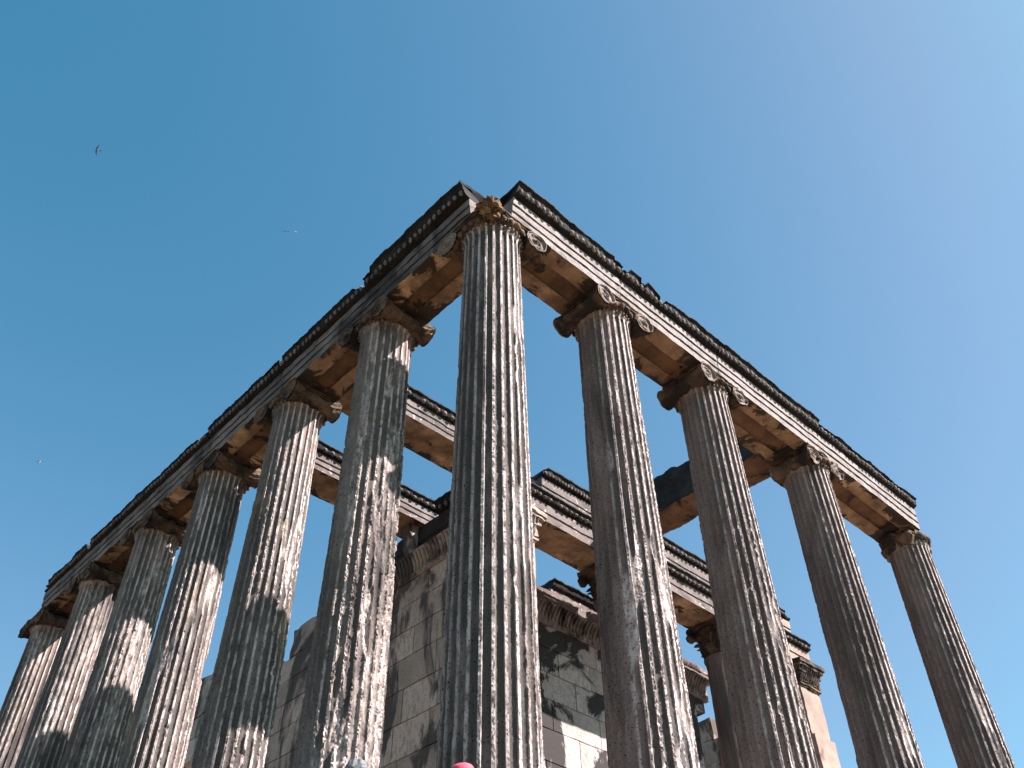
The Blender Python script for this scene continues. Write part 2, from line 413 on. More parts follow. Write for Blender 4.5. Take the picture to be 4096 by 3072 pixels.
column(0, 0, 'tall fluted corner column nearest the viewer, its angle volute broken to a stump', 11, False, corner=True, nz=520, wear=.5)
RL = ['fluted column right of the corner column, with sharp white volute spirals',
      'second fluted column right of the corner, just right of the dark rough beam',
      'fluted column with a worn chalk-streaked capital, last but one on the right',
      'outermost fluted column on the right, its capital eroded to a lump']
for k in range(4):
    column(XC[k + 1], 0, RL[k], 21 + 7 * k, False, rough=[.08, .14, .45, .9][k], nz=[520, 460, 380, 340][k], wear=[.95, .85, .65, .6][k])
LL = ['fluted column left of the corner column, lower right side broken bright white',
      'second fluted column left of the corner, dark shadow band below its sunlit flutes',
      'third fluted column left of the corner, golden lichen on its sunlit flutes',
      'fourth fluted column left of the corner, sunlit only in a short middle patch',
      'fluted column last but one on the far left, with crisp white sunlit flutes',
      'farthest fluted column at the left edge, under the broken end of the architrave']
for k in range(6):
    column(0, YC[k + 1], LL[k], 61 + 7 * k, True, rough=[.12, .10, .2, .15, .2, .25][k], nz=[520, 440, 360, 300, 260, 240][k], wear=[1.35, 1.1, .8, 1.0, .35, .35][k], flute_dark=[.26, .70, .72, .45, .05, .1][k])

# ------------------------------------------------------------------ architraves
def extrude(mb, O, D, U, S, prof, lo=None, hi=None, mi=None, caps=True, afn=None):
    """prof(s) -> (K,2) closed outline of (out, up); S stations along D"""
    O, D, U = map(np.array, (O, D, U)); Zv = np.array([0, 0, 1.])
    rows = []; at = []
    for s in S:
        q = prof(s); at.append(afn(s, q) if afn else np.zeros(len(q))); ss = np.full(len(q), s)
        if lo is not None: ss = np.maximum(ss, lo(q[:, 0]))
        if hi is not None: ss = np.minimum(ss, hi(q[:, 0]))
        rows.append(O + ss[:, None] * D + q[:, :1] * U + q[:, 1:] * Zv)
    P = np.array(rows); K = P.shape[1]
    flip = np.dot(np.cross(D, U), Zv) < 0
    b = mb.n
    m = 0
    if mi is not None: m = np.tile(np.array(mi), len(S) - 1).tolist()
    mb.grid(P, closed_v=True, mi=m, flip=not flip, a=np.array(at))
    if caps:
        f0 = [b + i for i in range(K)]; f1 = [b + (len(S) - 1) * K + i for i in range(K)]
        mb.f.append(f0 if not flip else f0[::-1]); mb.m.append(0)
        mb.f.append(f1[::-1] if not flip else f1); mb.m.append(0)

def subdiv(pts, cell, idx=None):
    out = []; ids = []
    n = len(pts)
    for i in range(n):
        a = np.array(pts[i], float); b = np.array(pts[(i + 1) % n], float)
        k = max(1, int(math.ceil(np.linalg.norm(b - a) / cell)))
        for j in range(k):
            out.append(a + (b - a) * j / k); ids.append(idx[i] if idx else 0)
    return np.array(out), ids

def stations(L, step, extra=()):
    s = list(np.linspace(0, L, max(2, int(L / step) + 1))) + [e for e in extra if 0 < e < L]
    return np.array(sorted(s))

def beam_block(name, label, cat, group, O, D, U, L, z0=ZS, hw=.44, fas=(.165, .165, .18), step=.018, crown_h=.24, proj=.15, egg=.125,
               mats=('fascia', 'soffit'), crown_mat='crown', egg_mat='egg', lo=None, hi=None, panel=(.62, .62), bite=None, seed=0,
               root=None, crown_on=True, crown_range=None, two_sided=True, chip=.007):
    O = np.array(O, float); D = np.array(D, float); U = np.array(U, float)
    O = np.array([O[0], O[1], 0.]); mid = O + D * L / 2
    if root is None:
        root = thing(name, (mid[0], mid[1], z0), label, cat, group)
    O3 = np.array([O[0], O[1], z0])
    H = sum(fas)
    pts = []; ids = []
    zz = 0; o = hw
    for k, f in enumerate(fas):
        pts += [(o, zz + (.012 if k else 0)), (o, zz + f - .008)]; ids += [0, 0]
        zz += f; o += step
    top = [(-p[0], p[1]) for p in pts][::-1]
    pts = pts + top; ids = ids + [0] * len(top)
    pw = min(.15, hw * .34)
    pts += [(-pw - .003, 0), (-pw, .045), (pw, .045), (pw + .003, 0)]
    ids[-1] = 1; ids += [2, 2, 2, 1]
    # last top point -> (-hw,0) closes to soffit
    base_pts, mi = subdiv(pts, .09, ids)
    isp = (np.abs(base_pts[:, 0]) <= pw + .001) & (base_pts[:, 1] > .001) & (base_pts[:, 1] < .05)
    pa, pb = (panel if panel else (L, L))
    def prof(s):
        q = base_pts.copy()
        if not (panel and pa < s < L - pb): q[isp, 1] = -.0005
        return q
    mb = MB()
    extrude(mb, O3, D, U, stations(L, .07, (pa - .004, pa + .004, L - pb - .004, L - pb + .004) if panel else ()), prof, lo, hi, mi,
            afn=lambda s, q: np.maximum(sstep(.55, 1.0, np.abs(q[:, 0]) / hw) * (.75 if panel else .6), (sstep(1.05, .45, min(s, L - s)) if panel else 0)))
    # bead lines under each fascia step
    bd = mb
    sp = .036
    n = int(L / (sp / 4))
    for sd in ((1, -1) if two_sided else (1,)):
        zz = 0; o = hw
        for f in fas[:-1]:
            zz += f; o += step
            s = np.linspace(.02, L - .02, n)
            a0 = lo(np.array([sd * o]))[0] + .01 if lo is not None else 0
            s = s[s > a0]
            r = .0105 * (.55 + .45 * np.abs(np.sin(s / sp * PI))) * (1 + .5 * noise(np.stack([s * 5, s * 0, s * 0 + seed], 1), seed))
            P = O3 + s[:, None] * D + (sd * (o - .006)) * U + np.array([0, 0, zz + .002])
            bd.tube(P, np.clip(r, .003, .02), 5, mi=3)
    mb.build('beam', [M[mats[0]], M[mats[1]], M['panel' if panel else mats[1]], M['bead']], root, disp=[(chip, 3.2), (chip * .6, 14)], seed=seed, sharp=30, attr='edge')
    if not crown_on: return root
    hc = hw + step * (len(fas) - 1)
    c = crown_h; p = proj
    arc = [(hc - .02, 0)] + [(hc + .01 + p * .55 * math.sin(t), c * .40 - c * .34 * math.cos(t)) for t in np.linspace(.15, PI / 2, 6)] + \
          [(hc + p * .66, c * .44), (hc + p * .68, c * .55)] + [(hc + p * (.70 + .30 * (1 - math.cos(t))), c * (.57 + .26 * math.sin(t))) for t in np.linspace(.2, PI / 2, 4)] + [(hc + p * 1.02, c * .86), (hc + p * 1.0, c)]
    cp = arc + [(-a, b) for a, b in arc][::-1]
    cb, _ = subdiv(cp, .10)
    r0, r1 = crown_range or (0, L)
    bt = bite or (lambda s: 0.0)
    def cprof(s):
        q = cb.copy(); b = bt(s)
        w = np.clip(q[:, 1] / c, 0, 1)
        q[:, 1] = np.minimum(q[:, 1], max(c - b, .03))
        q[:, 0] -= np.sign(q[:, 0]) * np.minimum(b * .55, p * .8) * w
        return q
    mb = MB()
    extrude(mb, O3 + np.array([0, 0, H + .003]), D, U, stations(L, .035)[(stations(L, .035) >= r0) & (stations(L, .035) <= r1)], cprof, lo, hi)
    eg = mb
    for sd in ((1, -1) if two_sided else (1,)):
        k = 0
        s = r0 + egg * .6
        a0 = lo(np.array([sd * (hc + .08)]))[0] if lo is not None else 0
        while s < r1 - egg * .4:
            b = bt(s)
            if b < c * .6 and s > a0 + .03 and random.random() > .04:
                Mx = np.stack([D, U, np.array([0, 0, 1.])], 1)
                C0 = O3 + s * D + sd * (hc + p * .50) * U + np.array([0, 0, H + c * .30])
                eg.ell(C0 + U * sd * .012, (egg * .27, egg * .27, c * .20), 10, 7, Mx, mi=1)
                if egg > .15: eg.ell(C0 + D * egg * .5, (egg * .05, egg * .22, c * .20), 5, 4, Mx)
            s += egg
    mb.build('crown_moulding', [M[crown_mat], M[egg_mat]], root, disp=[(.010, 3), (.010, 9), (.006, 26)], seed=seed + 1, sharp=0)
    return root

G1 = 'architrave blocks over the outer columns'
nb = lambda s, f, sd: float(noise(np.array([[s * f, sd, sd * .7]]), sd)[0])
lo_corner = lambda o: np.maximum(0, -o) + .004
def r_bite(k):
    def f(s):
        v = .015 + .02 * max(0, nb(s, 2.2, 3 + k))
        if k == 0: v = .01 + .05 * max(0, nb(s, 2.5, 5)) + (.07 if s > 2.2 else 0)
        if k == 1: v = .02 + .10 * max(0, nb(s, 2.0, 8)) * (s < 1.3) + (.09 if s < .12 or 0.42 < s < .55 or .95 < s < 1.05 else 0)
        if k == 3: v = .035 + .05 * max(0, nb(s, 2.4, 10))
        return v
    return f
RB = ['sunlit architrave block right of the corner column, crown ragged on top',
      'second sunlit architrave block from the corner, with bites broken out of its crown',
      'long sunlit architrave block over the middle of the front, its crown ending in a step',
      'end block of the sunlit architrave at far right, carried by the eroded capital']
xe = [0, 2.45, 5.05, 8.25, 12.02]
for k in range(4):
    beam_block('architrave_block', RB[k], 'architrave', G1, (xe[k] + (.004 if k else 0), 0), (1, 0, 0), (0, -1, 0), xe[k + 1] - xe[k] - .014,
               lo=lo_corner if k == 0 else None, bite=r_bite(k), seed=200 + k * 11, proj=[.17, .165, .165, .15][k], crown_h=[.27, .255, .26, .235][k])
LB = ['shaded architrave block left of the corner column, with a clean pale cut end',
      'second shaded architrave block left of the corner, crown set back at both ends',
      'shaded architrave block third from the corner, spotted with pale lichen rings',
      'shaded architrave block fourth from the corner, crown edge worn uneven',
      'shaded architrave block last but one on the left flank, above the crisp white flutes',
      'broken end block of the shaded architrave at the far left, its crown half fallen away']
def l_bite(k):
    def f(s):
        v = .012 + .02 * max(0, nb(s, 2.2, 30 + k))
        if k == 0 and s > 2.35: v += .09
        if k == 1: v += .035 + (.14 * max(0, 1 - s / .3) if s < .3 else 0) + (.10 if s > 2.50 else 0)
        if k == 2: v += .05
        if k == 3: v += .055 + (.05 if s < .35 else 0)
        if k == 4: v += .03
        if k == 5: v += .06 * max(0, nb(s, 3, 44)) + (.16 if s > 2.2 else 0) + (.2 if s < .12 else 0)
        return v
    return f
for k in range(6):
    y0 = YC[k] + (.004 if k else 0); y1 = YC[k + 1] - .004 - (.12 if k == 5 else 0)
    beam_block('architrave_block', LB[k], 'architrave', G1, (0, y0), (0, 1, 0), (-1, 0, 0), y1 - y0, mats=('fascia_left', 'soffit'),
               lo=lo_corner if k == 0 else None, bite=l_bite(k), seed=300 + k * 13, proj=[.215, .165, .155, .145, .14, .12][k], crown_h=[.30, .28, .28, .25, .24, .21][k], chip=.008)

# inner beams ------------------------------------------------------------
ZB = 10.03
gk = dict(z0=ZB, hw=.40, fas=(.13, .13, .16), step=.016, crown_h=.20, proj=.12, egg=.185, mats=('grey', 'soffit'), panel=None)
G2 = 'ceiling beams between the porch columns and the inner walls'
beam_block('ceiling_beam', 'upper of two parallel grey egg-carved beams left of the corner column, sky beneath it', 'beam', G2,
           (.22, 2 * DY), (1, 0, 0), (0, -1, 0), 4.36, seed=401, **gk)
beam_block('ceiling_beam', 'lower of two parallel grey egg-carved beams, meeting the dark inner wall', 'beam', G2,
           (.22, 3 * DY), (1, 0, 0), (0, -1, 0), 5.16, seed=409, **gk)

YO = 2 * DY                                     # line of the inner porch columns
G3 = 'stacked beams over the inner porch'
lk = dict(z0=ZS, hw=.43, fas=(.20, .24), step=.02, crown_h=.20, proj=.14, egg=.16, mats=('grey', 'soffit'), panel=None)
beam_block('inner_architrave', 'lower grey beam of the two-tier stack just right of the corner column', 'beam', G3, (5.0, YO), (1, 0, 0), (0, -1, 0), 3.246, seed=421, **lk)
beam_block('inner_architrave', 'lower grey beam of the two-tier stack, seen between the second and third front columns', 'beam', G3, (8.254, YO), (1, 0, 0), (0, -1, 0), 3.822, seed=427, **lk)
ak = dict(lk); ak['mats'] = ('anta', 'anta')
beam_block('inner_architrave', 'warm sunlit beam end resting on the far pier at the right', 'beam', G3, (12.084, YO), (1, 0, 0), (0, -1, 0), 3.54, seed=431, **ak)
uk = dict(z0=ZB - .02, hw=.42, fas=(.20, .24), step=.018, crown_h=.22, proj=.13, egg=.10, mats=('grey', 'soffit'), panel=None)
beam_block('upper_beam', 'upper grey beam with rounded left end, just right of the corner column', 'beam', G3, (5.75, YO), (1, 0, 0), (0, -1, 0), 2.49, seed=441,
           bite=lambda s: .10 * max(0, 1 - s / .12), **uk)
uk2 = dict(uk); uk2['egg'] = .15
beam_block('upper_beam', 'upper grey beam of the two-tier stack, between the second and third front columns', 'beam', G3, (8.254, YO), (1, 0, 0), (0, -1, 0), 3.822, seed=447, **uk2)
uk3 = dict(uk); uk3['mats'] = ('anta', 'anta')
beam_block('upper_beam', 'broken warm-toned upper beam on top of the far right pier stack', 'beam', G3, (12.084, YO), (1, 0, 0), (0, -1, 0), 2.95, seed=451, bite=lambda s: .05 + .1 * (s > 2.7), **uk3)

def rough_beam():
    r = thing('rough_beam', (8.52, 2.4, 9.98), 'dark unmoulded beam with a ragged top, rising right between two front columns', 'beam')
    pts = [(.40, 0), (.40, .52), (.46, .60), (.46, .86), (-.46, .86), (-.46, .60), (-.40, .52), (-.40, 0)]
    q, mi = subdiv(pts, .09, [0, 0, 0, 0, 0, 0, 0, 1])
    def prof(s):
        p = q.copy(); t = .86 - .10 * max(0, nb(s, 1.4, 77)) - .06 * max(0, nb(s, 5, 78))
        p[:, 1] = np.minimum(p[:, 1], t); return p
    mb = MB(); extrude(mb, (8.52, .40, 9.98), (0, 1, 0), (-1, 0, 0), stations(4.28, .05), prof, None, None, mi)
    mb.build('beam', [M['dark'], M['panel']], r, disp=[(.03, 2), (.02, 6), (.008, 20)], seed=88, sharp=0)
rough_beam()

# ------------------------------------------------------------------ cella walls
def courses(top, hs=(.70, .69, .68, .70, .69, .69, .68, .70, .70, .67, .62, .61, .58)):
    z = 0; out = []
    for h in hs:
        out.append((z, z + h)); z += h
    return [c for c in out if c[0] < top]

def ashlar(mb, axis, u0, u1, v0, v1, top, zc, seed, lens=(.9, 1.5)):
    """axis 'y': wall runs along y, thickness x in v0..v1; 'x': runs along x"""
    rnd = random.Random(seed)
    for r, (za, zb) in enumerate(zc):
        u = u0 - (.0 if r % 2 else .5)
        while u < u1 - .05:
            l = rnd.uniform(*lens); a, b = max(u, u0), min(u + l, u1)
            if u1 - b < .3: b = u1
            u = b
            if b - a < .05: continue
            if callable(top):
                t = top((a + b) / 2)
                if zb > t + .05: continue
            o0, o1 = rnd.uniform(-.008, .006), rnd.uniform(-.006, .008)
            g = .011; tn = rnd.random() ** 2 * 1.3
            A = (v0 + o0, v1 + o1, a + g, b - g, za + g, zb - g); B = (v0 + .035, v1 - .035, a, b, za, zb)
            for q, cell in ((A, .22), (B, 9)):
                if axis == 'y': mb.box(q[0], q[1], q[2], q[3], q[4], q[5], cell, a=tn)
                else: mb.box(q[2], q[3], q[0], q[1], q[4], q[5], cell, a=tn)

def frieze(mb, lf, O, D, U, L, z0, h, depth, sp, seed, lo_h=.12):
    """leaf frieze: a flaring moulding with a row of eggs below and upright leaves above"""
    O3 = np.array([O[0], O[1], z0], float); D = np.array(D, float); U = np.array(U, float)
    pr = [(-.1, 0), (.02, 0), (.035, .015), (.03, .03), (.015, .045), (.03, .07), (.035, .10), (.02, .125), (.015, .15), (.02, h * .55), (.045, h * .8), (depth, h * .95), (depth, h), (-.1, h)]
    q, _ = subdiv(pr, .06)
    extrude(mb, O3, D, U, stations(L, .06), lambda s: q)
    Mx = np.stack([D, U, np.array([0, 0, 1.])], 1)
    s = sp * .6
    while s < L - sp * .3:
        lf.ell(O3 + D * s + U * .035 + np.array([0, 0, .075]), (sp * .27, .035, .045), 8, 6, Mx)
        s += sp
    s = .06; k = 0
    lsp = .115
    while s < L - .04:
        hh = h * (.40 if k % 2 else .33); zc = .16 + hh / 2
        t = np.linspace(0, 1, 7)
        P = O3 + D * s + (.02 + (depth - .0) * t ** 2.2)[:, None] * U + (.15 + (h - .17) * t)[:, None] * np.array([0, 0, 1.])
        lf.tube(P, .046 * np.sin(PI * (.12 + .80 * t)) + .006, 7)
        s += lsp; k += 1

def wall_left():
    r = thing('inner_wall', (5.05, 10.5, 0), 'shaded stone block wall behind the corner column, running left with a broken stepped top', 'wall')
    def top(y):
        if y < 8.4: return 8.75
        if y < 12.43: return 8.76
        if y < 15.9: return 8.76
        if y < 17.1: return 8.76
        return 7.2
    mb = MB(); ashlar(mb, 'y', 5.625, 21.0, 4.62, 5.48, lambda y: top(y), courses(8.6), 3)
    mb.build('masonry', M['wall'], r, disp=[(.007, 2.5), (.004, 11)], seed=3, sharp=40, attr='wear')
    fm = MB(); lf = MB()
    frieze(fm, lf, (4.62, 5.63), (0, 1, 0), (-1, 0, 0), 2.92, 8.715, .575, .16, .20, 4)
    fm.box(4.70, 5.40, 5.63, 8.55, 8.715, 9.285, .2)
    f = fm.build('frieze', M['wall'], r, disp=[(.008, 5), (.005, 18)], seed=5)
    lf.build('leaf_ornament', M['wall'], f, disp=[(.008, 7), (.004, 24)], seed=6)
    cb = MB()                                       # scroll bracket under the parallel beam
    pr = [(0, 0), (.05, .0), (.12, .10), (.16, .22), (.13, .34), (.20, .46), (.30, .54), (.30, .72), (0, .72)]
    q, _ = subdiv(pr, .07)
    extrude(cb, (4.62, 7.52, 9.295), (0, 1, 0), (-1, 0, 0), stations(.30, .06), lambda s: q)
    cb.build('bracket', M['wall'], r, disp=[(.022, 5), (.010, 16)], seed=7)
    ub = MB()
    ub.box(4.66, 5.44, 8.45, 12.43, 8.765, 9.50, .18)
    ub.box(4.70, 5.40, 12.9, 15.8, 8.765, 8.95, .2)
    ub.box(4.64, 5.46, 15.9, 17.05, 8.765, 9.95, .18)
    ub.build('broken_course', M['wall'], r, disp=[(.05, 1.6), (.03, 5), (.01, 16)], seed=8, sharp=0)
wall_left()
wk = dict(z0=ZS - .005, hw=.41, fas=(.30, .40), step=.02, crown_h=.30, proj=.16, egg=.20, mats=('dark', 'wall'), panel=None, crown_mat='crown')
beam_block('wall_architrave', 'black-stained beam with large eggs topping the inner wall, rising toward the corner column', 'beam', 'beams topping the inner walls', (5.05, 4.76), (0, 1, 0), (-1, 0, 0), 2.07, seed=461, **wk)
wk2 = dict(wk); wk2['crown_on'] = False
beam_block('wall_architrave', 'plain dark stretch of beam on the inner wall, under the meeting of the grey beam', 'beam', 'beams topping the inner walls', (5.05, 6.84), (0, 1, 0), (-1, 0, 0), 1.6, seed=467, **wk2)

def wall_cross():
    r = thing('cross_wall', (9.6, 7.45, 0), 'inner block wall right of the corner column, dark-stained above, sunlit at its foot', 'wall')
    def top(x): return 8.8 if x < 13.3 else 0
    mb = MB(); ashlar(mb, 'x', 5.485, 13.5, 7.05, 7.85, lambda x: top(x), courses(8.6), 13, (1.0, 1.6))
    mb.box(13.4, 13.95, 7.10, 7.80, 8.38, 8.71, .15)
    mb.build('masonry', M['wall_pale'], r, disp=[(.006, 2.5), (.004, 11)], seed=13, sharp=40, attr='wear')
    fm = MB(); lf = MB()
    frieze(fm, lf, (5.49, 7.05), (1, 0, 0), (0, -1, 0), 8.6, 8.715, .50, .20, .17, 14)
    fm.box(5.5, 14.05, 7.12, 7.80, 8.715, 9.21, .2)
    f = fm.build('frieze', M['leaf'], r, disp=[(.008, 5), (.005, 18)], seed=15)
    lf.build('leaf_ornament', M['leaf'], f, disp=[(.010, 7), (.006, 24)], seed=16)
    cr = MB()
    pr = [(-.3, 0), (.20, 0), (.215, .03), (.20, .05), (.20, .09), (.24, .13), (.27, .20), (.27, .235), (.16, .26), (-.3, .26)]
    q, _ = subdiv(pr, .08)
    def cp(s):
        p = q.copy(); b = max(0, nb(s, 1.2, 91)) * .10 + (.10 if 3.5 < s < 3.9 else 0); p[:, 0] = np.minimum(p[:, 0], .27 - b); return p
    extrude(cr, (5.49, 7.05, 9.222), (1, 0, 0), (0, -1, 0), stations(8.62, .06), cp)
    cr.build('ledge_moulding', M['grey'], r, disp=[(.010, 3), (.008, 12)], seed=17, sharp=30)
wall_cross()
xk = dict(z0=9.49, hw=.40, fas=(.09, .19), step=.02, crown_h=.20, proj=.14, egg=5, mats=('grey', 'wall'), panel=None)
beam_block('wall_coping', 'plain grey coping block with a stepped top moulding on the inner cross wall', 'beam', 'beams topping the inner walls', (8.30, 7.45), (1, 0, 0), (0, -1, 0), 3.5, seed=471, **xk)

def corner_pilaster():
    r = thing('corner_pilaster', (5.75, 6.95, 0), 'slim pilaster with a bright leafy capital in the corner of the inner porch', 'pilaster')
    mb = MB(); mb.box(5.49, 5.98, 6.93, 7.045, .004, 8.32, .2); mb.build('shaft', M['leaf'], r, disp=[(.005, 4), (.003, 14)], seed=1)
    cp = MB(); cp.box(5.488, 6.0, 6.90, 7.045, 8.322, 8.37, .08); cp.box(5.488, 6.02, 6.88, 7.045, 8.372, 8.41, .08)
    for k in range(7):
        for j in (0, 1):
            t = np.linspace(0, 1, 7)
            P = np.stack([5.53 + k * .075 + t * 0, 6.94 - (.10 + .06 * j) * t ** 2, 8.41 + (.16 + .14 * j) * t], 1)
            cp.tube(P, .035 * np.sin(PI * (.15 + .75 * t)) + .005, 7)
    cp.box(5.489, 6.0, 6.96, 7.045, 8.41, 8.71, .1)
    cp.build('capital', M['leaf'], r, disp=[(.006, 8), (.003, 25)], seed=2)
corner_pilaster()

def pier(x0, x1, label, mat, seed, ztop=8.6, broken=False):
    y0, y1 = 4.74, 5.62
    r = thing('anta_pier', ((x0 + x1) / 2, (y0 + y1) / 2, 0), label, 'pier', 'end piers of the inner walls')
    mb = MB(); rnd = random.Random(seed)
    zc = [(0, .9), (.9, 1.9), (1.9, 2.95), (2.95, 4.0), (4.0, 5.1), (5.1, 6.2), (6.2, 7.35), (7.35, 8.6)]
    for za, zb in zc:
        e = rnd.uniform(-.012, .012)
        if broken and za < 7.2: e += .05 + .03 * rnd.random()
        mb.box(x0 + e * .3, x1 + e, y0 - e, y1, za + .006, zb - .006, .12)
    mb.box(x0 + .05, x1 - .04, y0 + .06, y1 - .03, .003, 8.6, 9)
    mb.build('shaft', M[mat], r, disp=[(.016 if broken else .006, 2.2), (.008, 8), (.004, 22)], seed=seed, sharp=40)
    cp = MB()
    def ring(d, za, zb): cp.box(x0 - d * .3, x1 + d, y0 - d, y1 + .002, za, zb, .06)
    ring(.03, 8.602, 8.64); ring(.055, 8.642, 8.685); ring(.02, 8.687, 8.73)
    ring(.05, 8.732, 8.98); ring(.10, 8.982, 9.12); ring(.17, 9.122, 9.20); ring(.21, 9.202, 9.296)
    c = cp.build('capital', M['capital' if broken else mat], r, disp=[(.02, 4), (.012, 14)], seed=seed + 1, sharp=35)
    lf = MB()
    n = 9
    for j, (zz, hh, dd) in enumerate(((8.74, .20, .07), (8.90, .24, .13))):
        for k in range(n):
            t = np.linspace(0, 1, 6)
            u = (k + .5 * (j % 2) + .25) / n
            P = np.stack([x0 + u * (x1 - x0) + t * 0, y0 - .04 - dd * t ** 2, zz + hh * t], 1)
            lf.tube(P, .045 * np.sin(PI * (.15 + .75 * t)) + .006, 6)
            P = np.stack([x1 + .04 + dd * t ** 2, y0 + u * (y1 - y0) + t * 0, zz + hh * t], 1)
            lf.tube(P, .045 * np.sin(PI * (.15 + .75 * t)) + .006, 6)
    lf.build('leaf_ornament', M['capital' if broken else 'leaf'], c, disp=[(.012, 6), (.006, 22)], seed=seed + 2)
    return r
pier(4.62, 5.485, 'shaded pier with a carved leafy capital, half hidden behind the corner column', 'wall', 37)
pier(14.86, 15.70, 'far sunlit reddish pier at the right with a carved dark capital and broken lower edge', 'anta', 31, broken=True)

def wall_right():
    r = thing('ruined_wall', (15.2, 10, 0), 'dark broken stub of wall in shade, seen low between the second and third front columns', 'wall')
    def top(y):
        if y < 6.6: return 6.5
        if y < 7.6: return 8.25
        if y < 12: return 8.76
        return 5
    mb = MB(); ashlar(mb, 'y', 5.63, 16.0, 14.85, 15.68, top, courses(8.9), 23)
    mb.build('masonry', M['wall'], r, disp=[(.03, 1.7), (.015, 6)], seed=23, sharp=40, attr='wear')
wall_right()

# smooth columns of the inner porch
def inner_column(cx, label, seed):
    cy = YO
    r = thing('smooth_column', (cx, cy, 0), label, 'column', 'plain columns of the inner porch')
    mb = MB()
    z = np.linspace(.3, 8.44, 40)
    pr = [(.445 - .0135 * t + (.03 * max(0, 1 - (8.44 - t) / .10) ** 2), t) for t in z]
    pr += [(.385, 8.445), (.385, 8.48), (.36, 8.49)]
    mb.lathe((cx, cy, 0), pr, 48)
    mb.build('shaft', M['shaft_left'], r, disp=[(.006, 2), (.004, 9)], seed=seed, sharp=40)
    base(r, cx, cy, seed)
    cp = MB()
    cp.lathe((cx, cy, 8.485), [(.33, 0), (.335, .2), (.36, .4), (.44, .56), (.50, .62), (.50, .66), (.2, .66)], 40)
    for s in (0, 1):
        cp.box(cx - .50, cx + .50, cy - .50, cy + .50, 9.16 + .06 * s, 9.215 + .078 * s, .09)
    for k in range(4):                             # corner volutes
        t = PI / 4 + k * PI / 2; d = np.array([math.cos(t), math.sin(t), 0]); e = np.array([-math.sin(t), math.cos(t), 0])
        Mx = np.stack([d, e, np.array([0, 0, 1.])], 1)
        cp.ell(np.array([cx, cy, 9.05]) + d * .60, (.13, .07, .13), 16, 10, Mx)
    c = cp.build('capital', M['capital'], r, disp=[(.02, 4), (.012, 14)], seed=seed, sharp=35)
    lf = MB()
    for row, (zb, hh, out, n0) in enumerate(((8.49, .28, .13, 0), (8.52, .48, .19, .5))):
        for k in range(8):
            t0 = (k + n0) * PI / 4
            d = np.array([math.cos(t0), math.sin(t0), 0]); e = np.array([-math.sin(t0), math.cos(t0), 0])
            t = np.linspace(0, 1, 12)
            rad = .345 + .02 * t + out * t ** 3.0; zz = zb + hh * np.where(t < .85, t / .85, 1 - (t - .85) * .9)
            w = .13 * np.sin(PI * (.22 + .72 * t)) * (1 + .12 * np.sin(t * 40))
            v = np.linspace(-1, 1, 7)
            Tt, Vv = np.meshgrid(np.arange(12), v, indexing='ij')
            for thick in (0, .03):
                P = np.array([cx, cy, 0]) + (rad[Tt] + thick - .05 * Vv ** 2 + .012 * np.cos(Vv * 9))[..., None] * d + (w[Tt] * Vv)[..., None] * e + zz[Tt][..., None] * np.array([0, 0, 1.])
                lf.grid(P, flip=bool(thick == 0))
    lf.build('acanthus_leaves', M['capital'], c, disp=[(.015, 6), (.010, 20)], seed=seed + 3, sharp=0)
inner_column(8.25, 'plain column with leafy capital, mostly hidden behind the column right of the corner', 51)
inner_column(12.08, 'plain unfluted column whose leafy capital shows beside the second front column', 57)

# ------------------------------------------------------------------ platform and ground
def structure(o): o['kind'] = 'structure'; return o
mb = MB(); mb.box(-.72, 21.05, -.72, 36.9, -1.05, 0, 1.0); structure(mb.build('stylobate_floor', M['floor'], disp=[(.006, 1.5)], seed=1))
mb = MB(); mb.box(-2.5, 23.0, -2.5, 38.7, -3.95, -1.054, 1.0); structure(mb.build('podium_terrace', M['floor'], disp=[(.006, 1.5)], seed=2))
mb = MB()
u = np.sign(np.linspace(-1, 1, 81)) * np.abs(np.linspace(-1, 1, 81)) ** 3 * 2500
A, B = np.meshgrid(u, u, indexing='ij')
zz = -3.9 + .0 * A + np.where(np.hypot(A, B) > 60, 1.2 * noise(np.stack([A.ravel() * .01, B.ravel() * .01, B.ravel() * 0], 1), 5).reshape(A.shape), 0)
mb.grid(np.stack([A, B, zz], -1)); structure(mb.build('ground', M['ground'], sharp=0))

# ------------------------------------------------------------------ visitors
def skin_body(name, joints, edges, mat, parent, sub=2):
    me = bpy.data.meshes.new(name); me.from_pydata([j[0] for j in joints], edges, [])
    me.materials.append(mat)
    o = link(bpy.data.objects.new(name, me), parent)
    sk = o.modifiers.new('Skin', 'SKIN'); sk.use_smooth_shade = True
    lay = me.skin_vertices[0] if me.skin_vertices else None
    if lay is None:
        bpy.context.view_layer.update(); lay = me.skin_vertices[0]
    for i, j in enumerate(joints):
        r = j[1]; lay.data[i].radius = (r if isinstance(r, tuple) else (r, r)); lay.data[i].use_root = (i == 0)
    ss = o.modifiers.new('Sub', 'SUBSURF'); ss.levels = sub; ss.render_levels = sub
    return o

